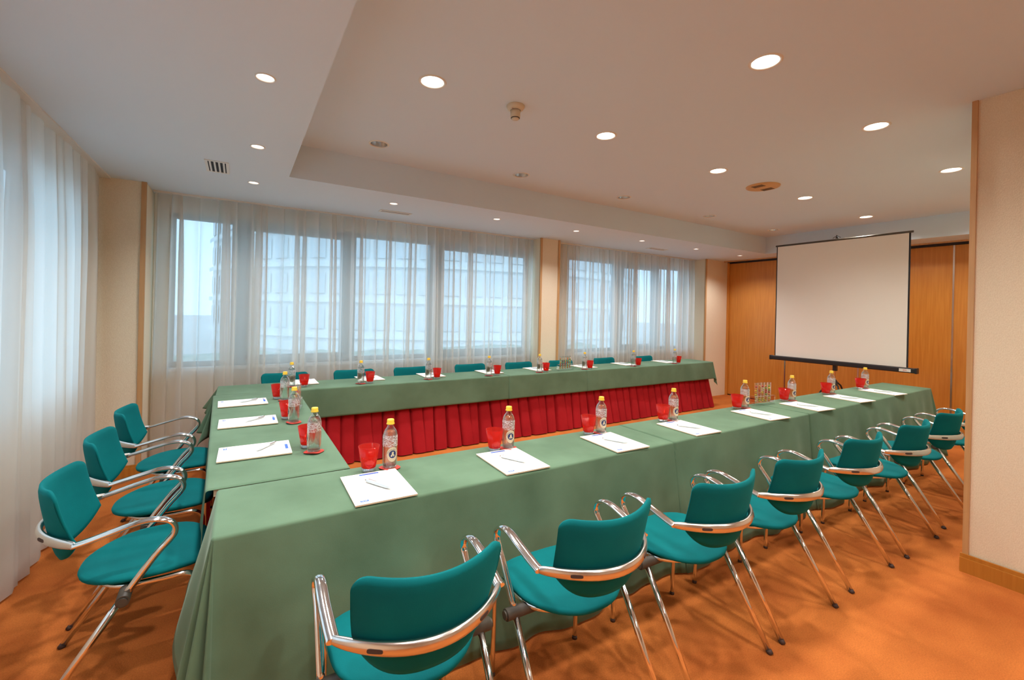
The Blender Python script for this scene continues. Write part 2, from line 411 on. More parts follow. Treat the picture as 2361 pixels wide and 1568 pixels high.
# window wall with openings
SILL, HEAD = 0.88, 2.40
w = MB()
w.box(XL - .2, XE + .2, YW, YW + .16, -0.1, SILL)
w.box(XL - .2, XE + .2, YW, YW + .16, HEAD, H1 + .3)
for a, b in ((XL - .2, -0.60), (3.66, 4.36), (7.22, XE + .2)): w.box(a, b, YW, YW + .16, SILL, HEAD)
struct(w, 'wall_window', M['wallpaper'])
w = MB()
w.box(XL - .16, XL, YN, YW, -0.1, SILL); w.box(XL - .16, XL, YN, YW, 2.36, H1 + .3)
for a, b in ((YN, 0.9), (4.35, YW + .16)): w.box(XL - .16, XL, a, b, SILL, 2.36)
struct(w, 'wall_left', M['wallpaper'])
w = MB(); w.box(XL, -0.712, 4.94, YW, 0, H1); struct(w, 'wall_corner', M['wallpaper'])
w = MB(); w.box(3.60, 3.93, 5.08, YW, 0, H1); struct(w, 'wall_pillar', M['wallpaper'])
w = MB(); w.box(7.30, 7.97, 5.03, YW, 0, H1); struct(w, 'wall_far_corner', M['wallpaper'])
w = MB(); w.box(XR, XE + .2, YN, YR, 0, H2 + .05); struct(w, 'wall_right', M['wallpaper'])
w = MB(); w.box(XL - .2, XR, YN - .12, YN, 0, H2 + .1); struct(w, 'wall_back', M['wallpaper'])
w = MB(); w.box(XE, XE + .12, YR, YW, 0, H1 + .3); struct(w, 'wall_far', M['wallpaper'])

def window(idx, axis, lo, hi, z0, z1, posts, pos):
    """aluminium window in an opening: frame with posts, panes; axis 0 = along x, 1 = along y"""
    f, p = MB(), MB()
    def bx(mb, a, b, z0_, z1_, d0=0.0, d1=0.06):
        if axis == 0: mb.box(a, b, pos + d0, pos + d1, z0_, z1_)
        else: mb.box(pos - d1, pos - d0, a, b, z0_, z1_)
    bx(f, lo, hi, z0, z0 + .05); bx(f, lo, hi, z1 - .05, z1); bx(f, lo, lo + .05, z0, z1); bx(f, hi - .05, hi, z0, z1)
    ed = [lo] + [q for q in posts] + [hi]
    for c, wd in posts: bx(f, c - wd, c + wd, z0, z1, -0.01, 0.07)
    edges = [lo + .05] + [v for c, wd in posts for v in (c - wd, c + wd)] + [hi - .05]
    for k in range(0, len(edges), 2):
        if (k // 2) % 2 == 1:                       # opening sash with its own thicker frame
            a, b = edges[k], edges[k + 1]
            bx(f, a, b, z1 - .10, z1 - .05, -.005, .05); bx(f, a, b, z0 + .05, z0 + .10, -.005, .05)
            bx(f, a, a + .04, z0 + .05, z1 - .05, -.005, .05); bx(f, b - .04, b, z0 + .05, z1 - .05, -.005, .05)
        bx(p, edges[k], edges[k + 1], z0 + .05, z1 - .05, 0.028, 0.034)
    o = struct(f, 'window_%d' % idx, M['frame_grey'])
    p.build('pane', M['pane'], o)
    s = MB()
    if axis == 0: s.box(lo - .02, hi + .02, pos - .12, pos + .02, z0 - .03, z0)
    else: s.box(pos - .02, pos + .08, lo - .02, hi + .02, z0 - .03, z0)
    s.build('window_sill', M['white_paint'], o)
window(1, 0, -0.60, 3.66, SILL, HEAD, [(-0.015, .065), (1.10, .065), (2.165, .075)], YW + .04)
window(2, 0, 4.36, 7.22, SILL, HEAD, [(5.48, .09), (6.45, .06)], YW + .04)
window(3, 1, 0.9, 4.35, SILL, 2.36, [(2.0, .07), (3.2, .07)], XL - .04)

# narrow wooden corner strips, baseboards, track
tr = [(-0.742, -0.706, 4.928, 4.952), (3.592, 3.624, 5.068, 5.092), (3.908, 3.94, 5.068, 5.092), (7.292, 7.325, 5.018, 5.042)]
for k, (a, b, c, d) in enumerate(tr): t = MB(); t.box(a, b, c, d, 0, H1); struct(t, 'trim_%d' % (k + 1), M['trim_wood'])
t = MB(); t.box(XR - .012, XR + .02, YR - .014, YR + .012, 0, H2); struct(t, 'trim_5', M['trim_wood'])
t = MB(); t.box(7.97, 8.0, 4.99, 5.11, 0, 2.53); struct(t, 'trim_6', M['panel_wood'])
t = MB(); t.box(7.98, 8.06, YR, 5.10, 2.515, 2.552); struct(t, 'trim_7', M['black'])
t = MB(); t.box(7.86, 7.90, YR, 5.03, 2.535, H1); struct(t, 'trim_8', M['trim_wood'])
def baseboard(name, pts):
    mb = MB()
    for (a, b) in zip(pts, pts[1:]):
        x0, x1 = sorted((a[0], b[0])); y0, y1 = sorted((a[1], b[1])); e = .016
        if abs(a[0] - b[0]) < 1e-6: mb.box(x0 - e, x0 + .002, y0, y1, 0, .085); mb.box(x0 - e * .55, x0 + .002, y0, y1, .085, .108)
        else: mb.box(x0, x1, y0 - e, y0 + .002, 0, .085); mb.box(x0, x1, y0 - e * .55, y0 + .002, .085, .108)
    struct(mb, name, M['base_wood'])
baseboard('baseboard_right', [(XR - .012, YN), (XR - .012, YR + .02)])
baseboard('baseboard_corner', [(XL, 4.928), (-0.70, 4.928)])
baseboard('baseboard_pillar', [(3.585, 5.068), (3.95, 5.068)])
t = MB(); t.box(3.576, 3.60, 5.068, YW, 0, .10); struct(t, 'baseboard_pillar_side', M['base_wood'])
t = MB()
t.box(-0.70, 3.59, 5.21, 5.29, H1 - .012, H1); struct(t, 'trim_9', M['white_paint'])
t = MB(); t.box(3.94, 7.29, 5.21, 5.29, H1 - .012, H1); struct(t, 'trim_10', M['white_paint'])
t = MB(); t.box(-1.04, -0.94, 0.7, 4.93, H1 - .012, H1); struct(t, 'trim_11', M['white_paint'])

# ------------------------------------------------------------------ world outside the windows
g = MB(); g.quad((-80, -60, -1.2), (120, -60, -1.2), (120, 140, -1.2), (-80, 140, -1.2)); struct(g, 'ground', M['ground'])
b = thing('office_building', 'pale curved office block outside, faint behind the sheer curtains', 'building', (0, 0, 0))
fc, gb = MB(), MB()
cx, cy, R_ = 18.0, 44.0, 20.0
arc = [(cx + R_ * math.cos(math.radians(a)), cy + R_ * math.sin(math.radians(a))) for a in range(188, 352, 4)]
fc.grid([[(x, y, -1.2) for x, y in arc], [(x, y, 8.6) for x, y in arc]], 0, sm=False)
fc.cap([(x, y, 8.6) for x, y in arc])
for k in range(4):
    z = 0.2 + k * 2.2
    fc.grid([[(cx + (x - cx) * 1.012, cy + (y - cy) * 1.012, z - .55) for x, y in arc], [(cx + (x - cx) * 1.012, cy + (y - cy) * 1.012, z - .25) for x, y in arc]], 0, sm=False)
fc.build('facade', M['concrete'], b)
for k in range(4):
    z = 0.2 + k * 2.2; wb = MB()
    for q in range(0, len(arc) - 1):
        (xa, ya), (xb, yb) = arc[q], arc[q + 1]
        s1 = [cx + (xa - cx) * 1.004, cy + (ya - cy) * 1.004]; s2 = [cx + (xb - cx) * 1.004, cy + (yb - cy) * 1.004]
        dx, dy = (s2[0] - s1[0]) * .12, (s2[1] - s1[1]) * .12
        wb.quad((s1[0] + dx, s1[1] + dy, z), (s2[0] - dx, s2[1] - dy, z), (s2[0] - dx, s2[1] - dy, z + 1.3), (s1[0] + dx, s1[1] + dy, z + 1.3))
    wb.build('window_band', M['facade_glass'], b)
random.seed(5)
hd = MB(); rows = []
for j in range(9):
    a = PI * j / 8
    rows.append([(-14 + i * 0.5, 17 + 0.7 * math.cos(a) + random.uniform(-.12, .12), -1.2 + max(0, 1.15 * math.sin(a) + random.uniform(-.12, .12))) for i in range(60)])
hd.grid(rows); tag(hd.build('hedge', M['hedge']), 'dark green hedge outside, low behind the sheer curtain', 'hedge')

# ------------------------------------------------------------------ sheer curtains
def curtain_mesh(p0, p1, z0, z1, pitch, amp, seed, nz=14, per=9, hem=0.0, lean=0.0, box=False):
    """pleated hanging cloth from p0 to p1 (xy), gathered tight at the top"""
    rnd = random.Random(seed)
    P0, P1 = Vector((*p0, 0)), Vector((*p1, 0)); L = (P1 - P0).length; d = (P1 - P0) / L; nrm = Vector((-d.y, d.x, 0))
    K = max(3, int(L / pitch)); ph, am, sh = [], [], []
    for k in range(K + 2): am.append(rnd.uniform(.35, 1.45)); sh.append(rnd.uniform(-.32, .32)); ph.append(rnd.uniform(-.5, .5))
    N = K * per
    rows = []
    for j in range(nz + 1):
        t = j / nz; z = z1 + (z0 - z1) * t; row = []
        for i in range(N + 1):
            u = i / N * K; k = int(min(u, K - 1e-6)); fr = u - k
            e = fr * fr * (3 - 2 * fr)
            A = 1.0 if box else am[k] * (1 - e) + am[k + 1] * e; s_ = (sh[k] * (1 - e) + sh[k + 1] * e) * t * pitch
            w_ = math.sin(2 * PI * u) + 0.28 * math.sin(4 * PI * u + ph[k] * 2)
            if box: w_ = math.tanh(2.6 * math.sin(2 * PI * u)) * (.85 + .15 * math.sin(5 * u))
            gat = 0.45 + 0.55 * min(1, t * 4)
            off = amp * A * gat * w_ + lean * max(0, (t - .38) / .62) + 0.3 * amp * math.sin(u * 0.7 + t * 2)
            s = min(max(i / N * L + s_ + (0.22 if box else 0.36) * pitch * A * (gat if box else .6 + .4 * gat) * math.cos(2 * PI * u + ph[k] * e * (1 - e)) + (0 if box else .35 * pitch * math.sin(1.9 * u) + .25 * pitch * math.sin(.77 * u + seed)), 0), L)
            q = P0 + d * s + nrm * off
            row.append((q.x, q.y, z + (hem * math.sin(2 * PI * u) if j == nz else 0)))
        rows.append(row)
    mb = MB(); mb.grid(rows); return mb
def curtain(label, p0, p1, seed, pitch=.10, amp=.026, z0=.02, **k):
    o = curtain_mesh(p0, p1, z0, H1 - .014, pitch, amp, seed, **k).build('sheer_curtain', M['sheer'], recalc=False)
    return tag(o, label, 'curtain', 'sheer white window curtains')
curtain('floor-length sheer white curtain along the left wall', (-0.99, 0.75), (-0.995, 4.90), 3, .14, .032, hem=.004)
curtain('sheer white curtain on the long window, next to the corner wall', (-0.69, 5.25), (1.10, 5.25), 4, .10, .032)
curtain('sheer white curtain in the middle of the long window', (1.06, 5.25), (2.20, 5.24), 5, .085, .028)
curtain('sheer white curtain on the long window, beside the beige pillar', (2.16, 5.26), (3.59, 5.25), 6, .085, .028)
curtain('sheer white curtain right of the beige pillar', (3.95, 5.25), (5.60, 5.25), 7, .085, .028)
curtain('sheer white curtain nearest to the wooden partition', (5.56, 5.26), (7.285, 5.25), 8, .085, .028)

# ------------------------------------------------------------------ far partition panels
ys = [5.06, 3.96, 2.906, 1.874, 0.83]
plab = ['cherry wood partition panel beside the far window pillar', 'cherry wood partition panel behind the left half of the projection screen',
        'cherry wood partition panel behind the right half of the projection screen', 'cherry wood partition panel at the right, next to the near beige wall']
for k in range(4):
    y1, y0 = ys[k], ys[k + 1]
    o = thing('partition_panel', plab[k], 'partition panel', (8.03, (y0 + y1) / 2, 0), 0, 'folding partition panels')
    hw = (y1 - y0) / 2
    mb = MB(); mb.box(-.025, .025, -hw + .009, hw - .009, .02, 2.512); mb.build('panel', M['panel_wood'], o)
    mb = MB(); mb.box(-.03, .022, hw - .009, hw + .009, .02, 2.512); mb.build('edge_strip', M['brushed'], o)
    mb = MB(); mb.box(-.02, .02, -hw + .02, hw - .02, 0, .02); mb.build('floor_seal', M['black'], o)

# ------------------------------------------------------------------ ceiling fixtures
def spot(parent, z, watts, col, ang, rad):
    l = bpy.data.lights.new('lamp_light', 'SPOT'); l.energy = watts; l.color = col; l.spot_size = ang; l.spot_blend = 0.75; l.shadow_soft_size = rad
    o = bpy.data.objects.new('lamp_light', l); COL.objects.link(o); o.parent = parent; o.location = (0, 0, z)
def downlight(name, label, x, y, z, r, lit, group, big):
    o = thing(name, label, 'ceiling light', (x, y, z), 0, group)
    mb = MB(); mb.lathe([(r * .97, .004), (r * .97, -.003), (r * 1.12, -.005), (r * 1.2, 0)], 32, caps=(False, False)); mb.build('trim_ring', M['white_paint'], o)
    mb = MB(); mb.lathe([(r * .99, 0), (r * .9, r * .7), (r * .55, r * 1.5), (.0001, r * 1.55)], 32, caps=(False, False)); mb.build('reflector', M['reflector'], o)
    if lit:
        mb = MB(); zz = r * .10 if big else r * .10
        mb.lathe([(r * .93, zz), (.0001, zz - .001)], 28, caps=(False, False)); mb.build('lamp', M['lamp_big' if big else 'lamp_small'], o)
        spot(o, zz - .012, BIG_W if big else SMALL_W, BIG_C if big else SMALL_C, math.radians(150 if big else 135), .05 if big else .03)
    else:
        mb = MB()
        for dx in (-.018, .018): mb.tube([(dx, 0, r * 1.4), (dx, 0, r * .35)], .007, 10)
        mb.build('tube_lamp', M['white_paint'], o)
    return o
wA = ['nearest the left step of the ceiling', 'left of centre', 'in the middle', 'right of centre', 'above the projection screen']
for k, (x, y) in enumerate(big_lit):
    if k < 5: lab = 'bright ceiling downlight, middle row, ' + ['next to the left edge of the raised ceiling', 'second from the left', 'third from the left', 'fourth from the left', 'farthest, above the projection screen'][k]
    elif k < 8: lab = 'bright ceiling downlight, row nearest the right wall, ' + ['largest and closest', 'second from the front', 'third, beside the wall edge'][k - 5]
    else: lab = 'round ceiling downlight out of view ' + ['behind the right wall edge', 'above the near table', 'above the camera on the left', 'above the camera on the right', 'near the back wall on the left', 'near the back wall on the right'][k - 8]
    downlight('ceiling_downlight', lab, x, y, H2, RB, True, 'large lit downlights', True)
for k, (x, y) in enumerate(big_off):
    downlight('ceiling_downlight', 'unlit recessed downlight in the raised ceiling, ' + ['nearest the left step', 'second from the left', 'third from the left', 'fourth from the left', 'farthest from the camera'][k], x, y, H2, RB, False, 'unlit downlights', True)
sl = ['on the left lower ceiling, closest to the camera', 'on the left lower ceiling, in the middle', 'on the left lower ceiling, near the window corner', 'on the window side, first from the left', 'on the window side, second from the left',
      'on the window side, above the beige pillar', 'on the window side, just right of the pillar', 'on the window side, second from the far end', 'on the window side, at the far end', 'on the left lower ceiling, out of view above', 'on the left lower ceiling, out of view behind']
for k, (x, y) in enumerate(small_lit):
    downlight('spotlight', 'small lit round spotlight ' + sl[k], x, y, H1, RS, True, 'small spotlights on the lower ceiling', False)
def vent(label, x, y, lx, ly, n):
    o = thing('air_vent', label, 'air vent', (x, y, H1), 0, 'ceiling air vents')
    mb = MB(); e = .018
    mb.box(-lx, lx, -ly, -ly + e, -.005, 0); mb.box(-lx, lx, ly - e, ly, -.005, 0); mb.box(-lx, -lx + e, -ly + e, ly - e, -.005, 0); mb.box(lx - e, lx, -ly + e, ly - e, -.005, 0)
    mb.build('vent_frame', M['white_paint'], o)
    mb = MB(); mb.box(-lx + e, lx - e, -ly + e, ly - e, -.0015, 0); mb.build('backing', M['dark_hole'], o)
    for k in range(n):
        mb = MB()
        if lx < ly: c = -lx + e + (k + .5) * (2 * lx - 2 * e) / n; mb.box(c - .006, c + .006, -ly + e, ly - e, -.006, -.003)
        else: c = -ly + e + (k + .5) * (2 * ly - 2 * e) / n; mb.box(-lx + e, lx - e, c - .004, c + .012, -.0035, -.002)
        mb.build('slat', M['white_paint'], o)
vent('square slatted ceiling air vent near the left corner', -.165, 4.04, .075, .16, 4)
vent('long narrow ceiling air vent above the left curtains', 1.42, 4.75, .17, .055, 2)
vent('long narrow ceiling air vent near the far curtains', 5.64, 4.76, .20, .055, 2)
o = thing('smoke_detector', 'cream smoke detector on the raised ceiling', 'smoke detector', (1.49, 2.42, H2))
mb = MB(); mb.lathe([(.058, 0), (.058, -.010), (.050, -.022), (.034, -.030)], 32, caps=(False, False)); mb.build('base', M['cream_plastic'], o)
mb = MB(); mb.lathe([(.029, -.028), (.029, -.033)], 32, caps=(False, False)); mb.build('dark_ring', M['dark_hole'], o)
mb = MB(); mb.lathe([(.033, -.031), (.031, -.075), (.027, -.078)], 32); mb.build('sensor_head', M['cream_plastic'], o)
mb = MB(); mb.lathe([(.0285, -.0775), (.0285, -.080), (.024, -.0805)], 32); mb.build('dark_gap', M['dark_hole'], o)
mb = MB(); mb.lathe([(.025, -.080), (.022, -.087), (.0001, -.089)], 32, caps=(True, False)); mb.build('sensor_tip', M['cream_plastic'], o)
mb = MB(); mb.lathe([(.0001, -.034), (.003, -.031), (.0001, -.028)], 8, c=(-.035, -.022, 0)); mb.build('indicator', M['print_red'], o)
o = thing('ceiling_speaker', 'round cream ceiling speaker grille between the downlights', 'speaker', (4.49, 2.47, H2))
mb = MB(); mb.lathe([(.155, 0), (.152, -.010), (.135, -.014), (.0001, -.014)], 40, caps=(False, False)); mb.build('grille', M['speaker_cream'], o)
mb = MB()
for sx in (-1, 1):
    for k in range(9):
        c = sx * .085; y = -.05 + k * .0125; mb.box(c - .038, c + .038, y - .003, y + .003, -.0155, -.0138)
mb.build('slots', M['dark_hole'], o)

# ------------------------------------------------------------------ tables, cloths, skirts
TZ = 0.735
def cloth(name, c, hang, z, seed, floor=None, amp=.012, flare=.03, corner=.10, step=.03, rows=16, tipped=False, wav=7.0, lift=0, s0=0.0):
    """c = 4 corners counter-clockwise from front-left; hang = depth for sides front,right,back,left"""
    rnd = random.Random(seed); ph = [rnd.uniform(0, 6.28) for _ in range(8)]
    C = [Vector((*p, 0)) for p in c]; mb = MB()
    nu = max(2, int(max((C[1] - C[0]).length, (C[2] - C[3]).length) / step)); nv = max(2, int(max((C[3] - C[0]).length, (C[2] - C[1]).length) / step))
    def tp(i, j):
        u, v = i / nu, j / nv
        q = (C[0] * (1 - u) + C[1] * u) * (1 - v) + (C[3] * (1 - u) + C[2] * u) * v
        return q
    mb.grid([[(tp(i, j).x, tp(i, j).y, z + .0006 * math.sin(9 * tp(i, j).x + ph[0]) * math.sin(7 * tp(i, j).y + ph[1])) for i in range(nu + 1)] for j in range(nv + 1)])
    sides = [[tp(i, 0) for i in range(nu + 1)], [tp(nu, j) for j in range(nv + 1)], [tp(nu - i, nv) for i in range(nu + 1)], [tp(0, nv - j) for j in range(nv + 1)]]
    nor = []
    for s_ in sides: d = (s_[-1] - s_[0]).normalized(); nor.append(Vector((d.y, -d.x, 0)))
    # walk the hanging sides in order, starting after a non-hanging one
    st = 0
    for k in range(4):
        if hang[k] and not hang[(k - 1) % 4]: st = k
    s_acc = s0
    runs = []; cur = []
    for q in range(4):
        k = (st + q) % 4
        if not hang[k]:
            if cur: runs.append(cur); cur = []
            continue
        pts = sides[k]
        for i, p in enumerate(pts):
            if i: s_acc += (p - pts[i - 1]).length
            cur.append((p, nor[k], s_acc, hang[k] * (1 - lift * (1 - i / (len(pts) - 1)) if k == 3 else 1), 0.0, 0.0))
        nx = (k + 1) % 4
        if hang[nx] and q < 3:
            a0 = math.atan2(nor[k].y, nor[k].x); NF = 22
            NF = 40
            for f_ in range(1, NF):
                th = f_ / NF; a = a0 + th * PI / 2
                dep = hang[k] * (1 - th) + hang[nx] * th
                if tipped: dep = (hang[k] * (1 - th) + hang[nx] * th) / max(math.cos(th * PI / 2), math.sin(th * PI / 2), .3)
                cur.append((pts[-1], Vector((math.cos(a), math.sin(a), 0)), s_acc + th * .25, dep, math.sin(th * PI), th))
            s_acc += .25
    if cur: runs.append(cur)
    for run in runs:
        R = []; r = .012
        for a in (0, .35, .8, 1.25, PI / 2):
            R.append([(p.x + n.x * r * math.sin(a), p.y + n.y * r * math.sin(a), z - r * (1 - math.cos(a)) + (0.0006 * math.sin(9 * p.x + ph[0]) * math.sin(7 * p.y + ph[1]) if a == 0 else 0)) for p, n, s, dpt, cr, th in run])
        for j in range(1, rows + 1):
            t = j / rows; row = []
            for p, n, s, dpt, cr, th in run:
                wv = math.sin(wav * s + ph[2] + .6 * t) + .6 * math.sin(wav * 2.3 * s + ph[3]) + .35 * math.sin(wav * 4.1 * s + ph[4] - t)
                fold = cr ** .6 * corner * t - corner * .95 * t ** .8 * (math.exp(-((th - .36) / .09) ** 2) + .8 * math.exp(-((th - .70) / .10) ** 2)) * (cr > 0)
                off = r + flare * t + amp * t ** .85 * (1 + wv) * (1 - cr) + fold
                row.append((p.x + n.x * off, p.y + n.y * off, max(z - r - (dpt - r) * t, floor if floor is not None else -9)))
            R.append(row)
        mb.grid(R)
    o = mb.build(name, M['green'], recalc=True)
    md = o.modifiers.new('thickness', 'SOLIDIFY'); md.thickness = .0015; md.offset = -1
    return o
def table(label, c, group, skirts=()):
    xs_ = [p[0] for p in c]; ys_ = [p[1] for p in c]; ex = .012
    x0, x1, y0, y1 = min(xs_) + ex, max(xs_) - ex, min(ys_) + ex, max(ys_) - ex
    cx_, cy_ = (x0 + x1) / 2, (y0 + y1) / 2
    o = thing('conference_table', label, 'table', (cx_, cy_, 0), 0, group)
    hx, hy = (x1 - x0) / 2, (y1 - y0) / 2
    mb = MB(); mb.box(-hx, hx, -hy, hy, TZ - .03, TZ); mb.build('tabletop', M['cream_plastic'], o)
    for sx in (-1, 1):
        for sy in (-1, 1):
            mb = MB(); mb.tube([(sx * (hx - .10), sy * (hy - .08), TZ - .03), (sx * (hx - .10), sy * (hy - .08), 0)], .016); mb.build('leg', M['chrome'], o)
    for (p0, p1, seed, ln) in skirts:
        k = curtain_mesh((p0[0] - cx_, p0[1] - cy_), (p1[0] - cx_, p1[1] - cy_), .012, TZ - .012, .135, .027, seed, nz=16, per=20, lean=ln, box=True).build('table_skirt', M['red'], o)
        tag(k, 'pleated red skirt')
    return o
YF0, YF1 = 1.735, 2.165
nearx = [(-0.055, 2.228), (2.226, 3.866), (3.864, 6.66)]
ZT = TZ + .004
nl = ['at the left end, beside the corner', 'in the middle', 'at the far right end']
for k, (a, b_) in enumerate(nearx):
    c = [(a, YF0), (b_, YF0), (b_, YF1), (a, YF1)]
    table('table under the long green cloth, near row, ' + nl[k], c, 'near row tables')
    hg = (ZT - .012, (ZT - .012) if k == 2 else 0, .25, (ZT - .012) if k == 0 else 0)
    e_ = .13 if k < 2 else 0                        # each cloth runs on a little under the next one
    c = [(a, YF0), (b_ + e_, YF0), (b_ + e_, YF1), (a, YF1)]
    o = cloth('tablecloth', c, hg, ZT + .0012 * k, 11, floor=.008, amp=.023, flare=.062 + .006 * k, corner=.10, wav=6.5, lift=(.5 if k == 0 else 0), s0=a - ((YF1 - YF0 + .25) if k == 0 else 0))
    tag(o, 'floor-length green tablecloth, near row, ' + nl[k], 'tablecloth', 'floor-length green tablecloths')
YB0, YB1 = 4.47, 4.955
farx = [(-0.15, 2.743), (2.735, 3.980), (3.955, 6.72)]
fl_ = ['left end, meeting the side table', 'middle piece', 'right end, nearest the wooden panels']
for k, (a, b_) in enumerate(farx):
    c = [(a, YB0), (b_, YB0), (b_, YB1), (a, YB1)]
    sk = [((a + .02 if k == 0 else a, YB0 + .043), (b_ if k < 2 else b_ - .05, YB0 + .043), 31 + k, -.11)]
    if k == 2: sk.append(((b_ - .052, YB0 + .05), (b_ - .052, YB1 - .02), 41, 0))
    if k == 0: sk.append(((a + .052, YB1 - .02), (a + .052, YB0 + .05), 42, 0))
    table('table with pleated red skirt, far row, ' + fl_[k], c, 'far row tables', sk)
    hg = (.275, .275 if k == 2 else 0, .03, .275 if k == 0 else 0)
    e_ = .06 if k < 2 else 0
    c = [(a, YB0), (b_ + e_, YB0), (b_ + e_, YB1), (a, YB1)]
    o = cloth('tablecloth', c, hg, ZT + .0012 * k, 51, amp=.004, flare=.010 + .004 * k, corner=(.17 if k == 0 else .06), tipped=True, wav=5, s0=a)
    tag(o, 'short green tablecloth, far row, ' + fl_[k], 'tablecloth', 'short green tablecloths')
cl = [(-0.095, 2.18), (0.455, 2.18), (0.455, 4.46), (-0.165, 4.46)]
table('left side table with pleated red skirt joining the two rows', [(-0.09, 2.18), (0.45, 2.18), (0.45, 4.46), (-0.09, 4.46)], 'side table', [((-0.075, 4.44), (-0.055, 2.2), 61, 0)])
tag(cloth('tablecloth', cl, (0, .26, 0, .26), ZT - .001, 62, amp=.005, flare=.008), 'green tablecloth on the short left side table', 'tablecloth')

# ------------------------------------------------------------------ chairs
def chair_proto():
    """faces +y, rear feet at y = 0"""
    o = thing('conference_chair', '', 'chair')
    # seat: rounded shield shape
    def outline(t):
        c, s = math.cos(t), math.sin(t)
        n = 2.9
        k = (abs(c) ** n + abs(s) ** n) ** (-1 / n)
        x = .228 * c * k; y = .245 * s * k
        y *= .915
        if y < 0: x *= 1 - .30 * (-y / .224) ** 2.0; y *= .955
        return x, y + .318
    def zt(x, y): return .462 + .016 * (abs(x) / .23) ** 2 - .10 * max(0, y - .42) ** 1.6 * 3 + .10 * max(0, .16 - y) ** 1.5 - .006
    N = 48; rings_t, rings_b = [], []
    for q in (0.0, .25, .5, .72, .88, .96, 1.0):
        rt_, rb_ = [], []
        for k in range(N):
            x, y = outline(2 * PI * k / N); X, Y = x * q, .318 + (y - .318) * q
            edge = max(0, (q - .88) / .12)
            rt_.append((X, Y, zt(X, Y) - .012 * edge ** 2)); rb_.append((X * .985, .318 + (Y - .318) * .985, zt(X, Y) - .030 + .006 * edge ** 2))
        rings_t.append(rt_); rings_b.append(rb_)
    mb = MB(); mb.grid(rings_t + rings_b[::-1], 0, True); mb.build('seat', M['teal'], o)
    # backrest
    front, back = [], []
    NU, NV = 40, 14
    def bp(u, v):
        z0, z1 = .530, .812
        hw = .204 + .010 * v
        ru = abs(u)
        zb = z0 + .085 * ru ** 4.2                       # rounded bottom
        zt_ = z1 + .016 * ru ** 2 - .045 * (1 - math.sqrt(max(0, 1 - max(0, (ru - .80) / .20) ** 2)))
        z = zb + (zt_ - zb) * v
        x = hw * u * (1 - .05 * (1 - v) ** 3)
        y = .030 - .032 * v + .022 * (1 - v) ** 2 + .078 * ru ** 2.0
        return Vector((x, y, z))
    for j in range(NV + 1):
        v = j / NV; rf, rb = [], []
        for i in range(NU + 1):
            u = math.sin(PI / 2 * (-1 + 2 * i / NU)); p = bp(u, v)
            e = max(abs(u) ** 10, (2 * v - 1) ** 10 if True else 0); th = .011 * (1 - .55 * min(1, e))
            tang = Vector((1, .17 * u / .2, 0)).normalized(); nn = Vector((-tang.y, tang.x, 0))
            rf.append(tuple(p + nn * th)); rb.append(tuple(p - nn * th))
        front.append(rf); back.append(rb)
    mb = MB(); mb.grid(front); mb.grid(back)
    mb.grid([[r[0] for r in front], [r[0] for r in back]]); mb.grid([[r[-1] for r in front], [r[-1] for r in back]])
    mb.grid([front[0], back[0]]); mb.grid([front[-1], back[-1]])
    mb.build('backrest', M['teal'], o)
    # chrome band behind the backrest
    pts, hh, ww = [], [], []
    for k in range(33):
        u = -1 + 2 * k / 32; x = .248 * math.sin(u * PI / 2 * .98)
        y = .136 - .142 * (1 - (x / .248) ** 2) ** .95
        pts.append((x, y, .634 + .004 * (1 - u * u)))
        e = 1 - abs(u) ** 3
        hh.append(.007 + .005 * e); ww.append((.010 + .010 * e) / hh[-1])
    mb = MB(); mb.tube(pts, hh, 14, wide=(Vector((0, 0, 1)), ww)); band = mb.build('back_band', M['brushed'], o)
    for sx in (-1, 1):
        mb = MB(); k = 9 if sx < 0 else 22; p, p2 = Vector(pts[k]), Vector(pts[k + 1])
        d = (p2 - p).normalized(); nn = Vector((d.y, -d.x, 0))
        ring = []
        for q in range(16):
            a = 2 * PI * q / 16; ca, sa = math.cos(a), math.sin(a)
            sg = lambda v_: math.copysign(abs(v_) ** .5, v_); ring.append(p + d * (.021 * sg(ca)) + Vector((0, 0, .0058 * sg(sa))) + nn * .0122)
        mb.cap([tuple(r) for r in ring]); inn = [tuple(r - nn * .004) for r in ring]; mb.grid([[tuple(r) for r in ring], inn], 0, True, False)
        mb.build('slot', M['rubber'], band)
    X = Vector((1, 0, 0))
    for sx in (-1, 1):
        xs = .253
        arm = crom([(sx * .246, .128, .634), (sx * .249, .17, .643), (sx * xs, .25, .664), (sx * xs, .325, .679), (sx * xs, .378, .673), (sx * xs, .412, .650), (sx * xs, .418, .615),
                    (sx * xs, .396, .582), (sx * xs, .36, .540), (sx * xs, .276, .420)], 6)
        n = len(arm); rad = []; wd = []
        for k in range(n):
            f = k / (n - 1); rad.append(.0095 + .003 * min(1, max(0, f - .5) * 4)); wd.append(1.9 - .9 * min(1, max(0, f - .45) * 3))
        mb = MB(); mb.tube(arm, rad, 14, wide=(X, wd)); mb.build('armrest', M['chrome'], o)
        mb = MB(); mb.tube([(sx * xs, .276, .420), (sx * xs, .14, .21), (sx * .256, .012, .014)], .0125, 14, wide=(X, 1.0)); lg = mb.build('leg', M['chrome'], o)
        mb = MB(); mb.tube([(sx * .256, .012, .014), (sx * .256, .002, 0)], .0129, 12); mb.build('foot_cap', M['rubber'], lg)
        fl2 = crom([(sx * .07, .175, .432), (sx * .14, .195, .430), (sx * .196, .26, .426), (sx * .214, .38, .426), (sx * .215, .455, .424), (sx * .215, .492, .396), (sx * .215, .497, .34), (sx * .215, .50, .16), (sx * .215, .502, .004)], 5)
        mb = MB(); mb.tube(fl2, .0105, 12, wide=(X, 1.0)); lg = mb.build('leg', M['chrome'], o)
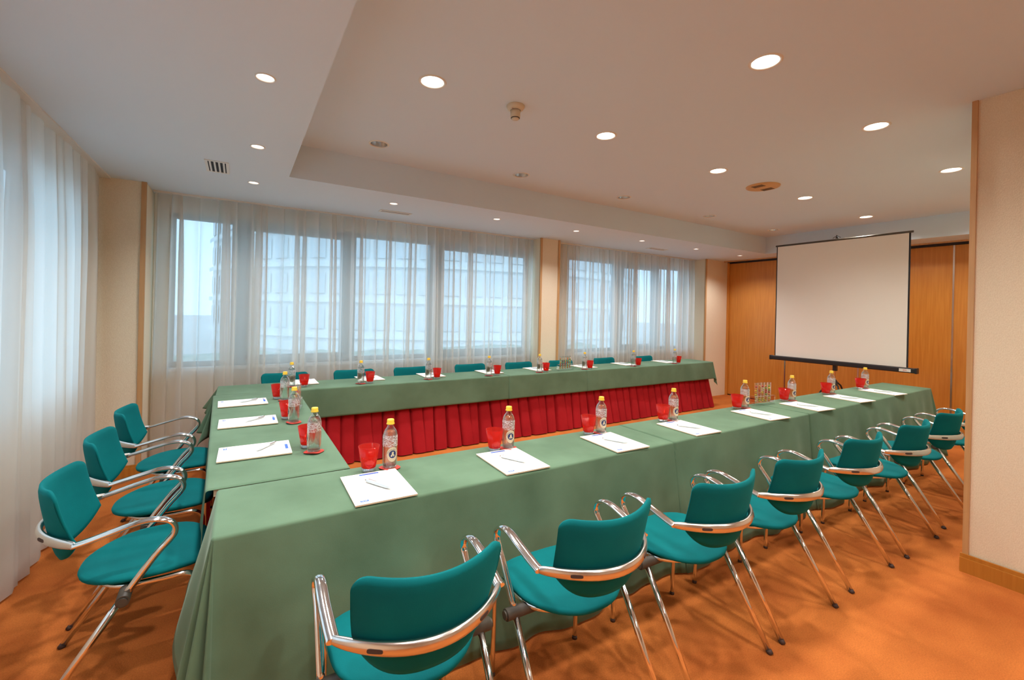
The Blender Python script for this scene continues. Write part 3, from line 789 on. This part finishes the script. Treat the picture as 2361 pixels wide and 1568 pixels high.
        mb = MB(); mb.lathe([(.0118, 0), (.0118, .010), (.0107, .013)], 12, c=(sx * .215, .502, 0)); mb.build('foot_cap', M['rubber'], lg)
    mb = MB(); mb.tube([(-.290, .272, .412), (.290, .272, .412)], .021, 20)
    for sx in (-1, 1): mb.tube([(sx * .290, .272, .412), (sx * .297, .272, .412)], .015, 16)
    mb.build('crossbar', M['steel_dark'], o)
    mb = MB(); mb.lathe([(.075, 0), (.09, .01), (.09, .016)], 20, c=(0, .245, .425)); mb.build('seat_plate', M['cream_plastic'], o)
    return o
chair = chair_proto()
used = [False]
def place_chair(x, y, rz, label, group):
    c = chair if not used[0] else copy_tree(chair); used[0] = True
    c.location = (x, y, 0); c.rotation_euler = (0, 0, rz); tag(c, label, 'chair', group)
near_ch = [(.465, 1.07, 1.5), (1.115, 1.06, 1.5), (1.785, 1.045, 1.0), (2.41, 1.04, 1.0), (3.14, 1.04, 1.5), (3.87, 1.02, 1), (4.62, 1.03, 1.5), (5.42, 1.02, 2)]
nw = ['nearest the camera at the left end', 'second from the left', 'third from the left', 'fourth from the left', 'fifth from the left', 'sixth from the left', 'seventh from the left', 'farthest, half hidden by the right wall edge']
for k, (x, y, a) in enumerate(near_ch):
    place_chair(x, y, math.radians(-a), 'teal armchair, near row, back towards us, ' + nw[k], 'chairs along the near table row')
left_ch = [(-.625, 2.375, 2), (-.645, 3.02, 1), (-.655, 3.70, 1)]
lw_ = ['closest to the camera', 'middle of the three', 'farthest of the three']
for k, (x, y, a) in enumerate(left_ch):
    place_chair(x, y, -PI / 2 + math.radians(a), 'teal armchair at the left side table, ' + lw_[k], 'chairs at the left side table')
far_ch = [(.41, 5.12, 0), (1.09, 5.11, 0), (1.74, 5.10, 0), (2.51, 5.11, 0), (3.22, 5.07, 0), (3.93, 5.06, 0), (4.80, 5.09, 0), (5.66, 5.08, 0)]
for k, (x, y, a) in enumerate(far_ch):
    place_chair(x, y, PI + math.radians(a), 'teal chair behind the far table row, ' + (ORD[k] + ' from the left' if k < 7 else 'farthest to the right'), 'chairs behind the far table row')

# ------------------------------------------------------------------ note pads, pens
PADH = .006
def pad_proto():
    o = thing('note_pad', '', 'note pad')
    mb = MB(); w2, l2 = .122, .163
    rnd = random.Random(2)
    mb.box(-w2, w2, -l2, l2, 0, PADH - .0008, 1); mb.box(-w2 - .0006, w2 + .0006, -l2 - .0006, l2 + .0006, PADH - .0008, PADH, 0)
    mb.build('sheets', [M['paper'], M['paper_edge']], o)
    z = PADH + .0003
    mb = MB(); mb.quad((-.045, .138, z), (.040, .138, z), (.040, .152, z), (-.045, .152, z))
    put_text(mb, 'ISNVZAVS', .017, lambda x, y: (-.108 + x * .80, .1385 + y, z))
    mb.build('header_print', M['print_blue'], o)
    mb = MB(); mb.quad((-.098, -.143, z), (-.066, -.143, z), (-.066, -.128, z), (-.098, -.128, z)); lg = mb.build('logo_block', M['print_blue'], o)
    mb = MB(); put_text(mb, 'TRYP', .011, lambda x, y: (-.0955 + x * .95, -.1395 + y, z + .0002)); mb.build('logo_letters', M['paper'], lg)
    return o
def pen_proto():
    o = thing('ballpoint_pen', '', 'pen')
    X = [(-.070, .0035), (-.068, .0048), (-.05, .0055), (.02, .0060), (.036, .0058), (.052, .0035), (.060, .0018), (.0605, .0008)]
    mb = MB(); mb.tube([(x, 0, .0062) for x, r in X], [r for x, r in X], 16); mb.build('barrel', M['pen'], o)
    mb = MB(); mb.tube([(-.076, 0, .0062), (-.069, 0, .0062)], .0022, 10); mb.build('push_button', M['pen_dark'], o)
    mb = MB(); mb.box(-.066, -.026, .004, .0065, .0075, .010); mb.build('clip', M['pen_dark'], o)
    return o
pad, pen = pad_proto(), pen_proto()
pu, nu_ = [False], [False]
def place(proto, flag, loc, rz, label, group):
    c = proto if not flag[0] else copy_tree(proto); flag[0] = True
    c.location = loc; c.rotation_euler = (0, 0, rz); c['label'] = label; c['group'] = group
    if proto is pen: c.scale = (1.15, 1.4, 1.3)
    return c
ZC = ZT + .0036
nearp = [(.513, 1.887, -1), (1.189, 1.89, -1.5), (1.895, 1.885, -2), (2.586, 1.888, -2.5), (3.455, 1.884, -5), (4.158, 1.872, -6), (4.957, 1.868, -7), (5.752, 1.870, -6)]
leftp = [(.083, 2.645, -90.8), (.062, 3.335, -90), (.036, 4.01, -88.5)]
farp = [(.56, 4.87, 180), (1.21, 4.86, 181), (1.90, 4.83, 179), (2.66, 4.81, 180), (3.38, 4.80, 180), (4.17, 4.78, 181), (4.98, 4.78, 180), (5.88, 4.77, 179)]
seats = []
for k in range(8): seats.append(('near table row', ORD[k] + ' place from the left', 'the near row'))
for k in range(3): seats.append(('left side table', ['closest to the camera', 'in the middle', 'farthest back'][k], 'the left side'))
for k in range(8): seats.append(('far table row', ORD[k] + ' place from the left', 'the far row'))
rnd = random.Random(9)
for (x, y, a), (tb, pl, gr) in zip(nearp + leftp + farp, seats):
    place(pad, pu, (x, y, ZC), math.radians(a), 'white note pad on the %s, %s' % (tb, pl), 'note pads on ' + gr)
    ra = math.radians(a); ox, oy = .005, -.018
    if tb[0] == 'l': ox, oy, pa = (-.02, .045, -90 + 62) if pl[0] == 'c' else (-.01, .03, -90 + 60); pa = {'c': -140 + 12, 'i': -150 + 12, 'f': -152 + 12}[pl[0]]
    elif tb[0] == 'n': pa = -62 if pl.startswith(('first', 'second', 'third')) else -58
    else: pa = 120
    px = x + ox * math.cos(ra) - oy * math.sin(ra); py = y + ox * math.sin(ra) + oy * math.cos(ra)
    place(pen, nu_, (px, py, ZC + PADH + .0006), math.radians(pa + rnd.uniform(-3, 3)), 'silver pen on the pad of the %s, %s' % (tb, pl), 'pens on ' + gr)

# ------------------------------------------------------------------ bottles, coasters, tumblers
def bottle_proto():
    o = thing('water_bottle', '', 'bottle'); R = .034
    low = [(R * .80, 0), (R * .96, .003), (R, .010), (R, .045), (R, .105)]
    mb = MB(); mb.lathe(low, 36, caps=(False, False)); mb.lathe([(.0001, .006), (R * .86, .005), (R * .93, .012)], 36, caps=(False, False)); mb.build('body', M['bottle'], o)
    mb = MB(); mb.lathe([(R * 1.0, .105), (R * 1.015, .108), (R * 1.015, .150), (R * .985, .158)], 36, caps=(False, False)); mb.build('embossed_band', M['bottle_relief'], o)
    mb = MB(); mb.lathe([(R * .985, .158), (R * .90, .170), (R * .72, .182), (R * .50, .192), (R * .40, .200), (R * .40, .214)], 36, caps=(False, False)); mb.build('neck', M['bottle'], o)
    mb = MB(); mb.lathe([(R * .55, .207), (R * .57, .209), (R * .51, .213), (R * .49, .215), (R * .49, .226), (R * .44, .230), (.0001, .2305)], 30, caps=(True, False)); mb.build('cap', M['cap'], o)
    mb = MB(); mb.lathe([(R * .97, .001), (R * .98, .012), (R * .90, .0125)], 30, caps=(False, False)); mb.build('base', M['clear_base'], o)
    mb = MB(); mb.lathe([(.0001, .008), (R * .88, .008), (R * .90, .014), (R * .90, .155), (R * .82, .168), (R * .62, .180), (.0001, .1805)], 36, caps=(False, False)); mb.build('water', M['water'], o)
    # oval label wrapped on the -y side
    rr = R + .0006
    def wrap(x, y, e=0.0): a = x / R - PI / 2; return ((rr + e) * math.cos(a), (rr + e) * math.sin(a), y)
    cxl, czl, ax_, az_ = 0, .074, .0268, .031
    mb = MB(); NR = 8; N = 36; rows = []
    for q in range(NR + 1):
        f = q / NR; row = []
        for k in range(N):
            t = 2 * PI * k / N; x, z = ax_ * f * math.cos(t), az_ * f * math.sin(t)
            if z < 0: z *= 1.22
            row.append(wrap(x, czl + z))
        rows.append(row)
    mb.grid(rows, 0, True); lb = mb.build('label', M['label_cream'], o)
    mb = MB(); rows = [[wrap(.0172 * q / 5 * math.cos(2 * PI * k / 30), czl - .003 + .0178 * q / 5 * math.sin(2 * PI * k / 30), .0004) for k in range(30)] for q in range(6)]
    mb.grid(rows, 0, True)
    word = 'MONDARIZ'
    for i, ch in enumerate(word):
        a = math.radians(160 - 140 * i / (len(word) - 1)); rad = .0225; ca, sa = math.cos(a), math.sin(a)
        v, f = text_polys(ch, .0082); wd = max(p[0] for p in v)
        put_text(mb, ch, .0082, lambda x, y, ca=ca, sa=sa, wd=wd: wrap((rad + y - .003) * ca + (x - wd / 2) * sa, czl - .003 + (rad + y - .003) * sa - (x - wd / 2) * ca, .0004))
    mb.build('blue_print', M['label_blue'], lb)
    mb = MB()                                        # pale figure inside the blue disc
    fig = [(-.010, -.008), (-.004, .001), (-.004, .009), (.001, .013), (.006, .009), (.004, .003), (.010, -.007), (.004, -.012), (.001, -.003), (-.003, -.012)]
    mb.cap([wrap(x, czl - .003 + z, .0008) for x, z in fig]); mb.build('emblem', M['label_cream'], lb)
    return o
def tumbler_proto():
    o = thing('drinking_glass', '', 'glass')
    mb = MB(); mb.lathe([(.0005, .017), (.031, .017), (.0325, .020), (.0480, .114), (.0470, .114), (.0312, .022), (.0005, .0205)], 36, caps=(False, False)); mb.build('bowl', M['red_glass'], o)
    mb = MB(); mb.lathe([(.0285, 0), (.0315, .004), (.0325, .0165), (.0005, .0168)], 36); mb.build('base', M['clear_base'], o)
    mb = MB(); mb.lathe([(.0470, .1135), (.0484, .1135), (.0484, .1155), (.0470, .1155)], 36, caps=(False, False)); mb.build('rim', M['red_glass'], o)
    return o
def coaster_proto():
    o = thing('coaster', '', 'coaster'); mb = MB(); ring = []
    for k in range(40):
        t = 2 * PI * k / 40; c, s = math.cos(t), math.sin(t); q = (abs(c) ** 3.2 + abs(s) ** 3.2) ** (-1 / 3.2); ring.append((.044 * c * q, .044 * s * q))
    top = [(x, y, .0022 + .006 * max(0, (-x - y * .3 - .02) / .03) ** 2) for x, y in ring]; bot = [(x, y, z - .002) for x, y, z in top]
    mb.cap(top); mb.cap(bot, flip=True); mb.grid([bot, top], 0, True, False); mb.build('disc', M['coaster'], o); return o
bot, tum, coa = bottle_proto(), tumbler_proto(), coaster_proto()
fb, ft, fc_ = [False], [False], [False]
nb = [(.623, 2.085), (1.282, 2.08), (1.963, 2.068), (2.671, 2.075), (3.589, 2.085), (4.318, 2.071), (5.112, 2.08), (5.872, 2.065)]
ng = [(.527, 2.095), (1.195, 2.082), (1.902, 2.085), (2.596, 2.095), (3.509, 2.100), (4.25, 2.09), (5.014, 2.085), (5.81, 2.074)]
lb_ = [(.345, 2.502), (.315, 3.20), (.322, 3.985)]
lg_ = [(.325, 2.605), (.285, 3.335), (.277, 4.10)]
fb_ = [(.43, 4.64), (1.05, 4.564), (1.767, 4.563), (2.507, 4.535), (3.232, 4.53), (3.99, 4.545), (4.913, 4.53), (5.822, 4.52)]
fg_ = [(.535, 4.60), (1.143, 4.567), (1.869, 4.566), (2.623, 4.54), (3.341, 4.54), (4.082, 4.54), (5.017, 4.53), (5.902, 4.52)]
def apart(g, b_, d=.087):
    v = Vector((g[0] - b_[0], g[1] - b_[1])); L = v.length
    return g if L >= d else (b_[0] + v.x * d / L, b_[1] + v.y * d / L)
for i, (bx_, gx_) in enumerate(zip(nb + lb_ + fb_, ng + lg_ + fg_)):
    tb, pl, gr = seats[i]
    place(coa, fc_, (bx_[0], bx_[1], ZC), math.radians(rnd.uniform(0, 50) if i else 20), 'red coaster under the bottle on the %s, %s' % (tb, pl), 'coasters on ' + gr)
    rz = (0 if i < 8 else -PI / 2 if i < 11 else PI) + math.radians(rnd.uniform(-12, 12) + (-6 if i < 8 else 0))
    place(bot, fb, (bx_[0], bx_[1], ZC + .0024), rz, 'yellow-capped water bottle on the %s, %s' % (tb, pl), 'water bottles on ' + gr)
    place(tum, ft, (*apart(gx_, bx_), ZC), rnd.uniform(0, 6), 'red drinking glass on the %s, %s' % (tb, pl), 'red glasses on ' + gr)

# ------------------------------------------------------------------ racks of sweets in clear tubes
def rack_proto():
    o = thing('sweets_rack', '', 'rack'); mb = MB()
    for z in (.075, .018): mb.box(-.125, .125, -.021, .021, z, z + .004)
    mb.build('shelf', M['acrylic'], o)
    for sx in (-1, 1):
        mb = MB(); mb.box(sx * .125 - .002, sx * .125 + .002, -.024, .024, 0, .079); mb.build('end_panel', M['acrylic'], o)
    return o
def tube_proto():
    o = thing('sweets_tube', '', 'tube'); mb = MB()
    mb.lathe([(.0001, .0), (.010, .002), (.0145, .010), (.0150, .165), (.0165, .166), (.0165, .168)], 20, caps=(False, False)); mb.build('glass_wall', M['acrylic'], o)
    return o
def sweet_proto(colr):
    o = None; mb = MB(); mb.lathe([(.0001, -.0085), (.006, -.0065), (.0095, 0), (.006, .0065), (.0001, .0085)], 12, caps=(False, False))
    o = mb.build('sweet', M['sweet_' + colr]); return o
rk, tbp = rack_proto(), tube_proto(); fr_, ftb = [False], [False]
sw = {}
racks = [((3.885, 2.10), -8, 'near row'), ((.37, 3.53), 78, 'left side table'), ((3.68, 4.575), 2, 'far row')]
for (rx, ry), ra, nm in racks:
    place(rk, fr_, (rx, ry, ZC), math.radians(ra), 'clear acrylic rack holding five tubes of sweets on the ' + nm, 'racks of sweets')
    for k in range(5):
        d = -.082 + k * .041; x = rx + d * math.cos(math.radians(ra)); y = ry + d * math.sin(math.radians(ra))
        pos = ['leftmost', 'second from the left', 'middle', 'second from the right', 'rightmost'][k]
        place(tbp, ftb, (x, y, ZC + .022), 0, 'clear tube of sweets on the %s, %s in its rack' % (nm, pos), 'tubes in the rack on the ' + nm)
        for j in range(8):
            cn = rnd.choice(['red', 'orange', 'yellow', 'green', 'cream', 'yellow', 'orange'])
            if cn not in sw: s_ = sweet_proto(cn); sw[cn] = s_
            else: s_ = sw[cn].copy(); COL.objects.link(s_)
            s_.location = (x + rnd.uniform(-.003, .003), y + rnd.uniform(-.003, .003), ZC + .022 + .0115 + j * .0178)
            s_.rotation_euler = (rnd.uniform(-.6, .6), rnd.uniform(-.6, .6), 0)
            tag(s_, '%s sweet, %s from bottom in the %s tube, %s' % (cn, ORD[j], pos, nm), 'sweet', 'sweets in the tubes on the ' + nm)

# ------------------------------------------------------------------ projection screen on its tripod
sx_, sy_ = 6.84, 2.755
o = thing('projection_screen', 'white projection screen on a black tripod in front of the wooden panels', 'projection screen', (sx_, sy_, 0))
z0, z1, hw = .937, 2.563, .776
rows = [[(-.004 + .012 * math.sin(PI * j / 10) * 0, -hw + 2 * hw * i / 10, z0 + (z1 - z0) * j / 10) for i in range(11)] for j in range(11)]
mb = MB(); mb.box(-.006, -.003, -hw + .018, hw - .014, z0, z1); sf = mb.build('screen_surface', M['screen'], o)
for a_, b_ in ((-hw, -hw + .018), (hw - .014, hw)): mb = MB(); mb.box(-.0058, -.0025, a_, b_, z0, z1); mb.build('black_border', M['black'], o)
mb = MB(); mb.tube([(-.004, -hw - .022, z1 + .008), (-.004, hw + .012, z1 + .008)], .013, 14); mb.build('top_bar', M['steel_dark'], o)
mb = MB(); mb.box(-.042, .022, -hw - .075, hw + .040, z0 - .062, z0 - .002); cs = bevel(mb.build('roller_case', M['black'], o), .012, 3)
for yy, nm in ((-hw - .08, 0), (hw + .045, 1)):
    mb = MB(); mb.box(-.046, .026, yy - .012, yy + .012, z0 - .066, z0 + .002); bevel(mb.build('end_cap', M['black'], o), .006)
mb = MB(); mb.quad((-.0432, -hw + .075, z0 - .050), (-.0432, -hw - .035, z0 - .050), (-.0432, -hw - .035, z0 - .014), (-.0432, -hw + .075, z0 - .014)); st = mb.build('sticker', M['sticker'], cs)
mb = MB(); put_text(mb, '3M', .030, lambda x, y: (-.0436, -hw + .042 - x, z0 - .043 + y)); mb.build('sticker_letters', M['print_red'], st)
mb = MB(); mb.tube([(.035, 0, .10), (.035, 0, 2.59)], .012, 12); mb.build('pole', M['brushed'], o)
mb = MB(); mb.tube([(.035, 0, 2.58), (.035, 0, 2.625), (.0, 0, 2.63), (-.01, 0, 2.59)], .008, 10)
loop = [(.0, .045 * math.cos(a * PI / 10), 2.594 + .022 * math.sin(a * PI / 10)) for a in range(11)]; mb.tube(loop, .0035, 8)
mb.build('hanger_hook', M['black'], o)
mb = MB(); mb.box(.01, .06, -.02, .02, .80, .88); mb.build('case_bracket', M['black'], o)
mb = MB(); mb.lathe([(.022, .60), (.030, .61), (.030, .66), (.018, .68)], 16, c=(.035, 0, 0)); mb.build('tripod_hub', M['black'], o)
for k in range(3):
    a = math.radians(90 + 120 * k + 12)
    dx, dy = math.cos(a), math.sin(a)
    mb = MB(); mb.tube([(.035 + dx * .03, dy * .03, .650), (.035 + dx * .10, dy * .10, .60), (.035 + dx * .42, dy * .42, .012)], .011, 10); lg = mb.build('leg', M['black'], o)
    mb = MB(); mb.lathe([(.014, 0), (.014, .02)], 10, c=(.035 + dx * .42, dy * .42, 0)); mb.build('rubber_foot', M['rubber'], lg)
